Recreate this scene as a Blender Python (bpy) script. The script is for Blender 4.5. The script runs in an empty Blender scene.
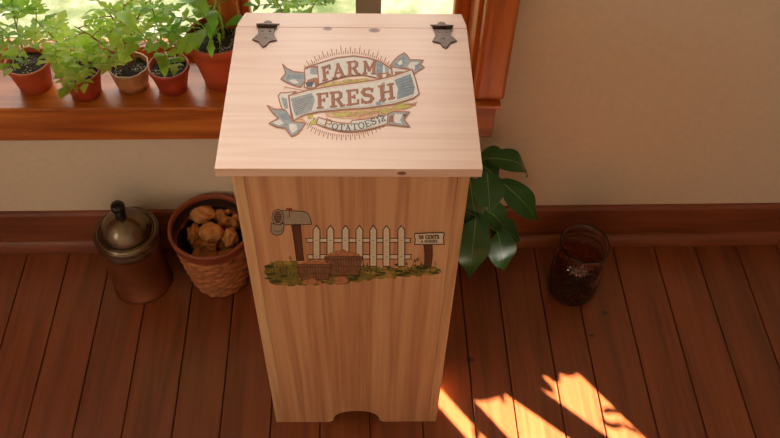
import bpy, bmesh, math, random
from mathutils import Vector, Matrix, noise
PI = math.pi
scene = bpy.context.scene
COL = scene.collection
V = Vector

# ------------------------------------------------------------------ camera
FPX = 856.1
PITCH, YAW, ROLL = 0.8888, 0.05688, 0.032887
CAM = V((0.01156, -1.3794, 1.7922))
_F = V((math.cos(PITCH)*math.sin(YAW), math.cos(PITCH)*math.cos(YAW), -math.sin(PITCH)))
_R = _F.cross(V((0, 0, 1))).normalized()
_U = _R.cross(_F)
CR = _R*math.cos(ROLL) + _U*math.sin(ROLL)
CU = _U*math.cos(ROLL) - _R*math.sin(ROLL)
cd = bpy.data.cameras.new('camera'); cam = bpy.data.objects.new('camera', cd); COL.objects.link(cam)
cd.sensor_width = 36; cd.lens = FPX/780*36; cd.clip_start = .02
M = Matrix((CR, CU, -_F)).transposed().to_4x4(); M.translation = CAM
cam.matrix_world = M
scene.camera = cam

def ray(x, y): return _F + CR*((x-390)/FPX) - CU*((y-219)/FPX)
def atz(x, y, z): d = ray(x, y); return CAM + d*((z-CAM.z)/d.z)      # point of the place at height z
def aty(x, y, Y): d = ray(x, y); return CAM + d*((Y-CAM.y)/d.y)      # point of the place at depth Y

# ------------------------------------------------------------------ materials
def newmat(name):
    m = bpy.data.materials.new(name); m.use_nodes = True
    nt = m.node_tree; nt.nodes.clear()
    out = nt.nodes.new('ShaderNodeOutputMaterial'); b = nt.nodes.new('ShaderNodeBsdfPrincipled')
    nt.links.new(b.outputs[0], out.inputs[0])
    return m, nt, b, out
def N(nt, t, **k):
    n = nt.nodes.new(t)
    for a, v in k.items():
        if a.startswith('i_'): n.inputs[int(a[2:]) if a[2:].isdigit() else a[2:]].default_value = v
        else: setattr(n, a, v)
    return n
def ramp(nt, fac, stops):
    r = nt.nodes.new('ShaderNodeValToRGB'); e = r.color_ramp.elements
    while len(e) < len(stops): e.new(.5)
    for el, (p, c) in zip(e, stops): el.position = p; el.color = (*c, 1)
    nt.links.new(fac, r.inputs[0]); return r
def coords(nt, scale=(1, 1, 1), kind='Object'):
    tc = N(nt, 'ShaderNodeTexCoord'); mp = N(nt, 'ShaderNodeMapping'); mp.inputs['Scale'].default_value = scale
    nt.links.new(tc.outputs[kind], mp.inputs[0]); return mp.outputs[0], tc
def lin(c): return tuple(((v/255+.055)/1.055)**2.4 if v > 10 else v/255/12.92 for v in c)
def plain(name, col, rough=.5, metal=0, spec=.5, var=.12, scale=30, bump=0, coat=0):
    m, nt, b, out = newmat(name)
    v, tc = coords(nt)
    n = N(nt, 'ShaderNodeTexNoise'); n.inputs['Scale'].default_value = scale; n.inputs['Detail'].default_value = 4
    nt.links.new(v, n.inputs['Vector'])
    r = ramp(nt, n.outputs[0], [(.3, tuple(c*(1-var) for c in col)), (.7, tuple(min(1, c*(1+var)) for c in col))])
    nt.links.new(r.outputs[0], b.inputs['Base Color'])
    b.inputs['Roughness'].default_value = rough; b.inputs['Metallic'].default_value = metal
    b.inputs['Specular IOR Level'].default_value = spec; b.inputs['Coat Weight'].default_value = coat
    if bump:
        bp = N(nt, 'ShaderNodeBump'); bp.inputs['Strength'].default_value = bump; bp.inputs['Distance'].default_value = .002
        nt.links.new(n.outputs[0], bp.inputs['Height']); nt.links.new(bp.outputs[0], b.inputs['Normal'])
    return m
def wood(name, stops, scale, rough=.5, ringscale=1.0, knots=(), island=0, coat=0, fine=.25, spec=.5, warp=.25, bump=.15, ramp_wave=5.0, knotcol=(.16, .05, .02), plane='XY', offset=(0, 0, 0), coatr=.2):
    """stretched grain: `scale` is small along the grain and large across it"""
    m, nt, b, out = newmat(name)
    v, tc = coords(nt, scale)
    L = nt.links
    geo = N(nt, 'ShaderNodeNewGeometry')
    # every board reads its own piece of grain
    off = N(nt, 'ShaderNodeVectorMath', operation='SCALE'); comb = N(nt, 'ShaderNodeCombineXYZ')
    for i in range(3): L.new(geo.outputs['Random Per Island'], comb.inputs[i])
    L.new(comb.outputs[0], off.inputs[0]); off.inputs['Scale'].default_value = 37.0 if island else 0.0
    add = N(nt, 'ShaderNodeVectorMath', operation='ADD'); L.new(v, add.inputs[0]); L.new(off.outputs[0], add.inputs[1])
    add0 = N(nt, 'ShaderNodeVectorMath', operation='ADD'); L.new(add.outputs[0], add0.inputs[0]); add0.inputs[1].default_value = offset
    vec = add0.outputs[0]
    nz = N(nt, 'ShaderNodeTexNoise'); nz.inputs['Scale'].default_value = .6*ringscale; nz.inputs['Detail'].default_value = 2; L.new(vec, nz.inputs['Vector'])
    # growth rings: sine of a warped distance
    mul = N(nt, 'ShaderNodeMath', operation='MULTIPLY'); L.new(nz.outputs[0], mul.inputs[0]); mul.inputs[1].default_value = 2*PI*ramp_wave
    sn = N(nt, 'ShaderNodeMath', operation='SINE'); L.new(mul.outputs[0], sn.inputs[0])
    fn = N(nt, 'ShaderNodeTexNoise'); fn.inputs['Scale'].default_value = 5*ringscale; fn.inputs['Detail'].default_value = 6; L.new(vec, fn.inputs['Vector'])
    a1 = N(nt, 'ShaderNodeMath', operation='MULTIPLY_ADD'); L.new(sn.outputs[0], a1.inputs[0]); a1.inputs[1].default_value = warp; a1.inputs[2].default_value = .5
    a2 = N(nt, 'ShaderNodeMath', operation='SUBTRACT'); L.new(fn.outputs[0], a2.inputs[0]); a2.inputs[1].default_value = .5
    a3 = N(nt, 'ShaderNodeMath', operation='MULTIPLY_ADD'); L.new(a2.outputs[0], a3.inputs[0]); a3.inputs[1].default_value = fine*4; L.new(a1.outputs[0], a3.inputs[2])
    r = ramp(nt, a3.outputs[0], stops); colr = r.outputs[0]
    if island:
        hsv = N(nt, 'ShaderNodeHueSaturation'); mr = N(nt, 'ShaderNodeMapRange'); L.new(geo.outputs['Random Per Island'], mr.inputs[0])
        mr.inputs[3].default_value = 1-island; mr.inputs[4].default_value = 1+island
        L.new(mr.outputs[0], hsv.inputs['Value']); L.new(colr, hsv.inputs['Color']); colr = hsv.outputs[0]
    if knots:
        vo = N(nt, 'ShaderNodeTexCoord').outputs['Object']
        for (kx, ky, kz, kr) in knots:
            d = N(nt, 'ShaderNodeVectorMath', operation='SUBTRACT'); L.new(vo, d.inputs[0]); d.inputs[1].default_value = (kx, ky, kz)
            s = N(nt, 'ShaderNodeVectorMath', operation='MULTIPLY'); L.new(d.outputs[0], s.inputs[0]); s.inputs[1].default_value = (1/kr, 1.7/kr, 1.7/kr) if plane == 'XY' else (1.7/kr, 1.7/kr, 1/kr)
            ln = N(nt, 'ShaderNodeVectorMath', operation='LENGTH'); L.new(s.outputs[0], ln.inputs[0])
            kr_ = ramp(nt, ln.outputs['Value'], [(0, (1, 1, 1)), (.45, (.8, .8, .8)), (.62, (1, 1, 1)), (1, (0, 0, 0))])
            mx = N(nt, 'ShaderNodeMix', data_type='RGBA'); L.new(kr_.outputs[0], mx.inputs[0]); L.new(colr, mx.inputs[6]); mx.inputs[7].default_value = (*knotcol, 1)
            colr = mx.outputs[2]
    L.new(colr, b.inputs['Base Color'])
    b.inputs['Roughness'].default_value = rough; b.inputs['Specular IOR Level'].default_value = spec
    b.inputs['Coat Weight'].default_value = coat; b.inputs['Coat Roughness'].default_value = coatr
    bp = N(nt, 'ShaderNodeBump'); bp.inputs['Strength'].default_value = bump; bp.inputs['Distance'].default_value = .001
    L.new(a3.outputs[0], bp.inputs['Height']); L.new(bp.outputs[0], b.inputs['Normal'])
    return m
def leafmat(name, c1, c2, trans=.5, rough=.45, scale=25):
    m, nt, b, out = newmat(name); L = nt.links
    v, tc = coords(nt)
    geo = N(nt, 'ShaderNodeNewGeometry')
    n = N(nt, 'ShaderNodeTexNoise'); n.inputs['Scale'].default_value = scale; n.inputs['Detail'].default_value = 3; L.new(v, n.inputs['Vector'])
    a = N(nt, 'ShaderNodeMath', operation='MULTIPLY_ADD'); L.new(geo.outputs['Random Per Island'], a.inputs[0]); a.inputs[1].default_value = .5; 
    h = N(nt, 'ShaderNodeMath', operation='MULTIPLY'); L.new(n.outputs[0], h.inputs[0]); h.inputs[1].default_value = .5; L.new(h.outputs[0], a.inputs[2])
    r = ramp(nt, a.outputs[0], [(.2, c1), (.8, c2)])
    L.new(r.outputs[0], b.inputs['Base Color']); b.inputs['Roughness'].default_value = rough
    t = N(nt, 'ShaderNodeBsdfTranslucent'); L.new(r.outputs[0], t.inputs[0])
    mx = N(nt, 'ShaderNodeMixShader'); mx.inputs[0].default_value = trans
    L.new(b.outputs[0], mx.inputs[1]); L.new(t.outputs[0], mx.inputs[2]); L.new(mx.outputs[0], out.inputs[0])
    return m
def speckle(name, base, spot, scale, thr=.3, rough=.9, bump=.5):
    m, nt, b, out = newmat(name); L = nt.links
    v, tc = coords(nt)
    vo = N(nt, 'ShaderNodeTexVoronoi'); vo.inputs['Scale'].default_value = scale; L.new(v, vo.inputs['Vector'])
    r = ramp(nt, vo.outputs['Distance'], [(thr*.7, spot), (thr, base)])
    n = N(nt, 'ShaderNodeTexNoise'); n.inputs['Scale'].default_value = scale*.25; n.inputs['Detail'].default_value = 2; L.new(v, n.inputs['Vector'])
    k = ramp(nt, n.outputs[0], [(.5, (0, 0, 0)), (.6, (1, 1, 1))])
    mx = N(nt, 'ShaderNodeMix', data_type='RGBA'); L.new(k.outputs[0], mx.inputs[0]); mx.inputs[6].default_value = (*base, 1); L.new(r.outputs[0], mx.inputs[7])
    L.new(mx.outputs[2], b.inputs['Base Color']); b.inputs['Roughness'].default_value = rough
    bp = N(nt, 'ShaderNodeBump'); bp.inputs['Strength'].default_value = bump; bp.inputs['Distance'].default_value = .003
    L.new(vo.outputs['Distance'], bp.inputs['Height']); L.new(bp.outputs[0], b.inputs['Normal'])
    return m

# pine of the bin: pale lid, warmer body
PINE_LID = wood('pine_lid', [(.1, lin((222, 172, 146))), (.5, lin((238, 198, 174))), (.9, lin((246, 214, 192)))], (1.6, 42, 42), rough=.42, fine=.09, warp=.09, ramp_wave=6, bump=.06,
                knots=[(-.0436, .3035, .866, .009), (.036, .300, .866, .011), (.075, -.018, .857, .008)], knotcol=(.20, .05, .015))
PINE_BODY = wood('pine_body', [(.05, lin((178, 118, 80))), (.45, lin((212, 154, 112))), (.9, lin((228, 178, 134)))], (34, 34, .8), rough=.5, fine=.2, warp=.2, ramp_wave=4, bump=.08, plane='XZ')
PINE_EDGE = wood('pine_edge', [(.05, lin((186, 132, 88))), (.5, lin((222, 172, 126))), (.9, lin((234, 194, 148)))], (24, 24, 1.2), rough=.5, fine=.22, warp=.25, ramp_wave=5, bump=.08, plane='XZ', offset=(5, 3, 2))
FLOORW = wood('floor_boards', [(.1, lin((98, 46, 22))), (.5, lin((138, 70, 34))), (.9, lin((158, 86, 46)))], (18, 1.0, 18), rough=.42, fine=.2, warp=.12, island=.12, coat=1.0, coatr=.22, ramp_wave=4, bump=.2,
              knots=[(.272, -.362, 0, .012), (.575, -.30, 0, .009), (.62, -.235, 0, .010)], knotcol=(.05, .015, .008))
GAP = plain('floor_gap', (.012, .006, .004), .9)
TRIMW = wood('red_trim', [(.1, lin((150, 74, 26))), (.5, lin((196, 108, 42))), (.9, lin((220, 134, 60)))], (1.2, 12, 12), rough=.32, fine=.25, warp=.2, coat=.3, ramp_wave=5, bump=.1, spec=.4)
TRIMV = wood('red_trim_upright', [(.1, lin((150, 74, 26))), (.5, lin((196, 108, 42))), (.9, lin((220, 134, 60)))], (16, 16, 1.2), rough=.42, fine=.25, warp=.2, coat=.1, ramp_wave=5, bump=.1, spec=.4)
BASEW = wood('dark_baseboard', [(.1, lin((96, 48, 28))), (.5, lin((138, 72, 42))), (.9, lin((158, 88, 54)))], (1.2, 12, 12), rough=.4, fine=.25, warp=.15, coat=.15, ramp_wave=4, bump=.1)
PLASTER = plain('plaster', lin((240, 222, 200)), .85, var=.03, scale=60, bump=.12)
CEIL = plain('ceiling_white', lin((225, 215, 200)), .9, var=.02)
GREYSASH = plain('grey_sash', lin((150, 152, 140)), .5, var=.05)
TERRA = plain('terracotta', lin((190, 84, 48)), .55, var=.12, scale=25, bump=.05)
TERRAD = plain('dark_terracotta', lin((168, 62, 40)), .5, var=.15, scale=30, bump=.05)
PLASTICT = plain('wrapped_pot', lin((186, 130, 90)), .45, var=.25, scale=40, bump=.3)
SOIL = speckle('soil', lin((44, 30, 22)), lin((190, 178, 160)), 230, .42)
LEAF_A = leafmat('leaf_bright', lin((170, 210, 60)), lin((232, 246, 120)), .72)
LEAF_B = leafmat('leaf_green', lin((134, 190, 56)), lin((204, 232, 100)), .66)
LEAF_C = leafmat('leaf_mid', lin((104, 168, 50)), lin((180, 220, 84)), .6)
LEAF_P = leafmat('leaf_dark_glossy', lin((34, 84, 40)), lin((66, 130, 52)), .2, rough=.36, scale=12)
VEIN = plain('leaf_vein', lin((128, 176, 96)), .4)
STEM = plain('stem_green', lin((150, 176, 80)), .5)
STEMR = plain('stem_brown', lin((150, 92, 50)), .6)
BRONZE = plain('hinge_bronze', lin((84, 66, 54)), .45, metal=.6, var=.35, scale=160, bump=.2)
CANBODY = plain('aged_copper', lin((138, 80, 50)), .36, metal=.7, var=.22, scale=14)
CANLID = plain('pewter', lin((128, 112, 92)), .22, metal=.9, var=.12, scale=18)
KNOB = plain('black_knob', (.012, .011, .012), .18)
WICKER = plain('wicker', lin((176, 108, 64)), .5, var=.35, scale=60, bump=.3)
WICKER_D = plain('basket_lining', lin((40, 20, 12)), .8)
POTATO = speckle('potato_skin', lin((222, 150, 84)), lin((176, 108, 54)), 120, .25, rough=.5, bump=.15)
BEAN = plain('beans', lin((150, 62, 36)), .6, spec=.2, var=.4, scale=60)
GLASS, _nt, _b, _o = newmat('jar_glass')
_b.inputs['Base Color'].default_value = (.93, .97, .95, 1); _b.inputs['Roughness'].default_value = .02; _b.inputs['Transmission Weight'].default_value = 1; _b.inputs['IOR'].default_value = 1.45
PANE = bpy.data.materials.new('window_pane'); PANE.use_nodes = True
_nt = PANE.node_tree; _nt.nodes.clear()
_o = N(_nt, 'ShaderNodeOutputMaterial'); _t = N(_nt, 'ShaderNodeBsdfTransparent'); _g = N(_nt, 'ShaderNodeBsdfGlossy'); _g.inputs['Roughness'].default_value = .02
_m = N(_nt, 'ShaderNodeMixShader'); _fz = N(_nt, 'ShaderNodeFresnel'); _fz.inputs[0].default_value = 1.3
_nt.links.new(_fz.outputs[0], _m.inputs[0]); _nt.links.new(_t.outputs[0], _m.inputs[1]); _nt.links.new(_g.outputs[0], _m.inputs[2]); _nt.links.new(_m.outputs[0], _o.inputs[0])
# yard outside the window
GROUND, _nt, _b, _o = newmat('yard_ground')
_v, _ = coords(_nt)
_n = N(_nt, 'ShaderNodeTexNoise'); _n.inputs['Scale'].default_value = 5; _n.inputs['Detail'].default_value = 8; _n.inputs['Roughness'].default_value = .7; _nt.links.new(_v, _n.inputs['Vector'])
_r = ramp(_nt, _n.outputs[0], [(.36, lin((86, 106, 54))), (.5, lin((136, 142, 98))), (.62, lin((170, 166, 146)))])
_nt.links.new(_r.outputs[0], _b.inputs['Base Color']); _b.inputs['Roughness'].default_value = .9

# ------------------------------------------------------------------ mesh helpers
class MB:
    def __init__(s): s.v = []; s.f = []; s.m = []; s.sm = []
    def add(s, vs, fs, mi=0, smooth=False):
        o = len(s.v); s.v += [tuple(v) for v in vs]
        for f in fs: s.f.append([o+i for i in f]); s.m.append(mi); s.sm.append(smooth)
    def box(s, x0, x1, y0, y1, z0, z1, mi=0):
        vs = [(x, y, z) for z in (z0, z1) for y in (y0, y1) for x in (x0, x1)]
        s.add(vs, [(0, 2, 3, 1), (4, 5, 7, 6), (0, 1, 5, 4), (2, 6, 7, 3), (0, 4, 6, 2), (1, 3, 7, 5)], mi)
    def prism(s, pts, d, mi=0):      # pts: 3D outline, d: thickness vector
        n = len(pts); P = [V(p) for p in pts]; d = V(d)
        s.add(P+[p+d for p in P], [list(range(n))[::-1], list(range(n, 2*n))]+[(i, (i+1) % n, n+(i+1) % n, n+i) for i in range(n)], mi)
    def tube(s, pts, rad, k=8, mi=0, cap=True):
        P = [V(p) for p in pts]; n = len(P)
        R = rad if isinstance(rad, (list, tuple)) else [rad]*n
        up = V((0, 0, 1)); vs = []
        for i, p in enumerate(P):
            t = (P[min(i+1, n-1)]-P[max(i-1, 0)]).normalized()
            a = t.cross(up)
            if a.length < .1: a = t.cross(V((1, 0, 0)))
            a.normalize(); b = t.cross(a)
            for j in range(k): vs.append(p+(a*math.cos(2*PI*j/k)+b*math.sin(2*PI*j/k))*R[i])
        fs = [(i*k+j, i*k+(j+1) % k, (i+1)*k+(j+1) % k, (i+1)*k+j) for i in range(n-1) for j in range(k)]
        if cap: fs += [list(range(k))[::-1], list(range((n-1)*k, n*k))]
        s.add(vs, fs, mi, True)
    def lathe(s, prof, k=48, mi=0, c=(0, 0, 0), fn=None, smooth=True):
        vs = []; n = len(prof)
        for i, (r, z) in enumerate(prof):
            for j in range(k):
                a = 2*PI*j/k; rr = r if fn is None else fn(r, z, a, i)
                vs.append((c[0]+rr*math.cos(a), c[1]+rr*math.sin(a), c[2]+z))
        s.add(vs, [(i*k+j, i*k+(j+1) % k, (i+1)*k+(j+1) % k, (i+1)*k+j) for i in range(n-1) for j in range(k)], mi, smooth)
    def build(s, name, mats, parent=None, bevel=0, solid=0, autos=None):
        me = bpy.data.meshes.new(name); me.from_pydata(s.v, [], s.f)
        for m in (mats if isinstance(mats, (list, tuple)) else [mats]): me.materials.append(m)
        for p, mi, sm in zip(me.polygons, s.m, s.sm): p.material_index = mi; p.use_smooth = sm
        me.validate(); me.update()
        o = bpy.data.objects.new(name, me); COL.objects.link(o)
        if parent: o.parent = parent
        if bevel:
            b = o.modifiers.new('bevel', 'BEVEL'); b.width = bevel; b.segments = 2; b.limit_method = 'ANGLE'; b.angle_limit = .7
        if solid:
            b = o.modifiers.new('solid', 'SOLIDIFY'); b.thickness = solid; b.offset = 0
        return o
def tag(o, label, cat, group=None, kind=None):
    o['label'] = label; o['category'] = cat
    if group: o['group'] = group
    if kind: o['kind'] = kind
    return o
def thing(name, loc, label, cat, group=None, rz=0):
    o = bpy.data.objects.new(name, None); COL.objects.link(o); o.location = loc; o.rotation_euler = (0, 0, rz); o.empty_display_size = .05
    return tag(o, label, cat, group)
def structure(o): o['kind'] = 'structure'; return o

# ------------------------------------------------------------------ room shell
XL, XR, YF, ZC = -1.7, 2.7, -2.45, 2.45
WX0, WX1, WZ0, WZ1 = -1.4, .262, .519, 2.15       # back window opening
seams = [-1.7, -1.61, -1.50, -1.39, -1.28, -1.17, -1.06, -.95, -.845, -.738, -.63, -.522, -.411, -.305, -.193, -.082, .030, .150, .268, .362, .470, .562, .680, .79, .9, 1.01, 1.12, 1.23, 1.34, 1.45, 1.56, 1.67, 1.78, 1.89, 2.0, 2.11, 2.22, 2.33, 2.44, 2.55, 2.7]
m = MB(); G = .0012
for a, b in zip(seams, seams[1:]):
    m.prism([(a+G, YF, -.018), (b-G, YF, -.018), (b-G, YF, -.0012), (b-G-.0012, YF, 0), (a+G+.0012, YF, 0), (a+G, YF, -.0012)], (0, -YF, 0))
m.box(XL, XR, YF, 0, -.05, -.019, 1)
structure(m.build('floor', [FLOORW, GAP]))
m = MB()
m.box(XL, WX0, 0, .16, -.05, ZC); m.box(WX1, XR, 0, .16, -.05, ZC); m.box(WX0, WX1, 0, .16, -.05, WZ0); m.box(WX0, WX1, 0, .16, WZ1, ZC)
structure(m.build('wall_back', PLASTER))
LY0, LY1, LZ0, LZ1 = -2.2, -1.35, .9, 2.1  # opening for the added fill window
m = MB(); m.box(XL-.1, XL, YF-.1, LY0, -.05, ZC); m.box(XL-.1, XL, LY1, .16, -.05, ZC); m.box(XL-.1, XL, LY0, LY1, -.05, LZ0); m.box(XL-.1, XL, LY0, LY1, LZ1, ZC); structure(m.build('wall_left', PLASTER))
m = MB(); m.box(XL-.07, XL-.03, LY0, LY0+.05, LZ0, LZ1); m.box(XL-.07, XL-.03, LY1-.05, LY1, LZ0, LZ1); m.box(XL-.07, XL-.03, LY0, LY1, LZ0, LZ0+.05); m.box(XL-.07, XL-.03, LY0, LY1, LZ1-.05, LZ1); m.box(XL-.07, XL-.03, (LY0+LY1)/2-.02, (LY0+LY1)/2+.02, LZ0, LZ1)
structure(m.build('added_fill_window', TRIMV))  # unseen window added to light the bin's front softly
m = MB(); m.box(XR, XR+.1, YF-.1, .16, -.05, ZC); structure(m.build('wall_right', PLASTER))
m = MB(); m.box(XL-.1, XR+.1, YF-.1, .16, ZC, ZC+.1); structure(m.build('ceiling', CEIL))

# sun through an unseen opening added behind the camera to shape the floor patches -----------------------------------
SX, SY, EL = .595, -.804, math.radians(33)      # horizontal direction towards the sun, elevation
TE = math.tan(EL)
YW = YF-.03
def towin(x, y, yw=YW):                          # floor point -> point of the added front opening that shades it
    s = (y-yw)/-SY
    return V((x+SX*s, yw, s*TE))
aL = towin(.190, -.482); aR = towin(.197, -.435); bL = towin(.26, -.455); bR = towin(.349, -.455)
cL = towin(.43, -.445); cR = towin(.527, -.406)
FX0 = towin(.190, -.482, YF).x; FX1 = towin(.527, -.406, YF-.1).x
# columns of equal x offset along the sun direction: x' = x + SX*s
FZ1 = towin(.4, -.385, YF-.1).z; FZ0 = 1.37
m = MB()
m.box(XL, FX0, YF-.1, YF, -.05, ZC); m.box(FX1, XR, YF-.1, YF, -.05, ZC)
m.box(FX0, FX1, YF-.1, YF, -.05, FZ0); m.box(FX0, FX1, YF-.1, YF, FZ1, ZC)
structure(m.build('wall_front', PLASTER))
m = MB()
m.box(aR.x, bL.x, YW-.004, YW+.004, FZ0, FZ1)                                     # upright bar between two sun strips
q0, q1, q2, q3 = [towin(*tuple(atz(x, y, 0))[:2]) for x, y in ((506.7, 395.4), (568.6, 438), (607, 438), (539, 389.5))]
def ext(p, q, z): t = (z-p.z)/(q.z-p.z); return p+(q-p)*t
m.prism([ext(q0, q1, FZ0), ext(q3, q2, FZ0), ext(q3, q2, FZ1), ext(q0, q1, FZ1)], (0, .006, 0))   # slanting bar between two sun strips
structure(m.build('sun_patch_bars', TRIMV))  # unseen bars added to cut the sun into strips
# unseen leafy blocker added at its head to give the patch its scalloped edge
m = MB(); 
def blocker_leaf(pts):      # leaf-shaped blocker, outlined where its shadow falls on the floor
    P = []
    for u, v in pts: q = atz(430+u/3.391, 360+v/3.391, 0); P.append(towin(q.x, q.y, YF+.012))
    m.prism(P, (0, .003, 0))
for L_ in ([(325, 100), (325, 48), (380, 50), (390, 66), (405, 80), (418, 98), (424, 116), (405, 112), (385, 102), (366, 98)],
           [(340, 20), (345, 60), (356, 70), (384, 54), (388, 56), (405, 62), (420, 76), (436, 80), (444, 72), (446, 48), (450, 20)],
           [(442, 15), (446, 48), (460, 56), (480, 58), (495, 54), (507, 47), (530, 30), (530, 10)],
           [(20, -20), (36, 60), (60, 100), (105, 118), (130, 124), (150, 138), (175, 143), (205, 138), (228, 131), (238, 126), (243, 146), (252, 152), (258, 146), (255, 118), (275, 105), (345, 100), (345, 10)],
           [(580, 172), (600, 160), (625, 168), (645, 185), (615, 182), (600, 186)],
           [(582, 195), (600, 210), (625, 218), (650, 218), (665, 228), (630, 238), (600, 226), (584, 212)],
           [(655, 215), (690, 235), (720, 262), (700, 250), (670, 235)],
           [(145, 240), (158, 228), (170, 240), (172, 270), (155, 270)]): blocker_leaf(L_)
def vp(u, v): q = atz(430+u/3.391, 360+v/3.391, 0); return towin(q.x, q.y, YF+.010)
m.tube([vp(40, 20), vp(250, 10), vp(540, 0)], .003)
m.tube([vp(545, 0), vp(640, 150), vp(700, 242), vp(740, 300)], .0015); m.tube([vp(605, 175), vp(660, 170)], .001); m.tube([vp(610, 215), vp(672, 200)], .001)
tag(m.build('sun_leaf_blocker', LEAF_P), 'unseen leafy blocker added across the opening behind the viewer to scallop the sun patch', 'plant')

# window in the back wall ------------------------------------------------------
YS = .118      # sash plane
def frame_box(name, mat, x0, x1, y0, y1, z0, z1, par=None, bv=.003):
    m = MB(); m.box(x0, x1, y0, y1, z0, z1); o = m.build(name, mat, par, bevel=bv); return o
win = bpy.data.objects.new('window_1', None); COL.objects.link(win); structure(win)
def wpart(name, mat, *b, bv=.003): return frame_box(name, mat, *b, par=win, bv=bv)
wpart('stool', TRIMW, -1.5, .3145, -.06, .112, .528, .541, bv=.003)
wpart('apron', TRIMW, -1.47, .307, -.052, 0, .438, .528)
wpart('casing', TRIMV, .2585, .3225, -.046, 0, .541, 2.22, bv=.008)
wpart('casing', TRIMV, -1.466, -1.4, -.046, 0, .541, 2.22, bv=.008)
wpart('jamb', TRIMV, .250, .262, -.004, .13, .541, 2.15, bv=.002)
wpart('jamb', TRIMV, -1.4, -1.388, -.004, .13, .541, 2.15, bv=.002)
wpart('mullion_post', TRIMV, -.287, -.232, .06, .14, .541, 2.15, bv=.005)
# right sash, left sash
wpart('sash_stile', TRIMV, .219, .250, YS-.015, YS+.02, .541, 2.15)
wpart('sash_stile', TRIMV, -.232, -.214, YS-.015, YS+.02, .541, 2.15)
wpart('sash_stile', TRIMV, -.305, -.287, YS-.015, YS+.02, .541, 2.15)
wpart('sash_stile', TRIMV, -1.388, -1.36, YS-.015, YS+.02, .541, 2.15)
wpart('sash_rail', TRIMW, -.214, .219, YS-.015, YS+.02, .541, .566)
wpart('sash_rail', TRIMW, -1.36, -.305, YS-.015, YS+.02, .541, .566)
wpart('glazing_bar', GREYSASH, .009, .063, YS-.002, YS+.03, .566, 2.15)
m = MB(); m.box(-.214, .219, YS+.004, YS+.007, .566, 2.15); m.build('pane', PANE, win)
m = MB(); m.box(-1.36, -.305, YS+.004, YS+.007, .566, 2.15); m.build('pane', PANE, win)
# baseboard with shoe
m = MB()
m.prism([(XL, 0, 0), (XL, -.013, 0), (XL, -.013, .131), (XL, -.008, .139), (XL, 0, .139)], (XR-XL, 0, 0))
shoe = [(XL, -.012, 0), (XL, -.030, 0)]+[(XL, -.012-.018*math.cos(a), .035*math.sin(a)) for a in [PI/2*i/6 for i in range(1, 7)]]
m.prism(shoe, (XR-XL, 0, 0))
structure(m.build('baseboard_back', BASEW))
# yard
m = MB(); m.box(-12, 12, .17, 25, -.3, -.2); tag(structure(m.build('ground', GROUND)), 'pale green and gravel yard ground beyond the window', 'ground')

# ------------------------------------------------------------------ the bin
BR = -.01615; BO = V((0, -.5158, 0))
binr = thing('vegetable_bin', BO, 'tall natural pine potato bin with printed hinged lid standing on the floor', 'storage bin', rz=BR)
_ci, _si = math.cos(-BR), math.sin(-BR)
def loc(P):
    v = P-BO; return V((v.x*_ci-v.y*_si, v.x*_si+v.y*_ci, v.z))
ZT = .866
def lidp(x, y, h=0): p = loc(atz(x, y, ZT)); p.z = ZT+h; return p
def frontp(x, y, h=0):   # onto the bin's front face (local y = 0)
    o = loc(CAM); d = ray(x, y); d = V((d.x*_ci-d.y*_si, d.x*_si+d.y*_ci, d.z)); p = o+d*(-o.y/d.y); p.y = -h; return p
# side panels, front, back, bottom
for sx in (-1, 1):
    m = MB(); a, b = (-.18, -.161) if sx < 0 else (.161, .18); m.box(a, b, 0, .325, 0, .849); m.build('side_panel', PINE_EDGE, binr, bevel=.0015)
pts = [(-.1608, 0, 0), (-.060, 0, 0)]
for i in range(15):
    a = PI - PI*i/14; pts.append((.0515*math.cos(a), 0, .008+.046*abs(math.sin(a))**.8))
pts += [(.060, 0, 0), (.1608, 0, 0), (.1608, 0, .849), (-.1608, 0, .849)]
m = MB(); m.prism(pts, (0, .018, 0)); m.build('front_panel', PINE_BODY, binr, bevel=.0012)
m = MB(); m.box(-.1608, .1608, .307, .325, 0, .849); m.build('back_panel', PINE_BODY, binr)
m = MB(); m.box(-.1608, .1608, .019, .306, .07, .084); m.build('bottom_shelf', PINE_BODY, binr)
# lid and its fixed back rail
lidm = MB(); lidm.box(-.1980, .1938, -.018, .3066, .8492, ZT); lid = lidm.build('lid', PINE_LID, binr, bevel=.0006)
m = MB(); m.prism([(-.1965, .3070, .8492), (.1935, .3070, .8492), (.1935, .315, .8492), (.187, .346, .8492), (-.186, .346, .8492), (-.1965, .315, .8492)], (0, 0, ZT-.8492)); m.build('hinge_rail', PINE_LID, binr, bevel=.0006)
for hx, mir in ((-.146, 1), (.152, -1)):
    m = MB()
    k = 1/6.5/597; ky = .0026/6.5
    body = [(200, 158), (203, 200), (168, 236), (215, 252), (226, 270), (245, 286), (268, 272), (280, 250), (331, 240), (305, 200), (310, 158)]
    m.prism([(hx+mir*(u-255)*k, .3035-(v-158)*ky, ZT) for u, v in body], (0, 0, .0022))
    top = [(190, 150), (238, 146), (250, 132), (275, 128), (292, 134), (300, 146), (347, 150), (310, 158), (205, 158)]
    m.prism([(hx+mir*(u-265)*k, .3105-(v-158)*ky, ZT) for u, v in top], (0, 0, .0022))
    m.tube([(hx-.017, .307, ZT+.003), (hx+.017, .307, ZT+.003)], .0034, 10)
    h = m.build('hinge', BRONZE, binr, bevel=.0006)
    for (dx, dy) in ((-.006, -.010), (.006, -.010), (0, -.026)):
        s = MB(); s.lathe([(.0001, .0030), (.0014, .0028), (.0019, .0022), (.0019, .0018)], 10, c=(hx+dx, .3035+dy, ZT)); s.build('screw', BRONZE, h)

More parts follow.
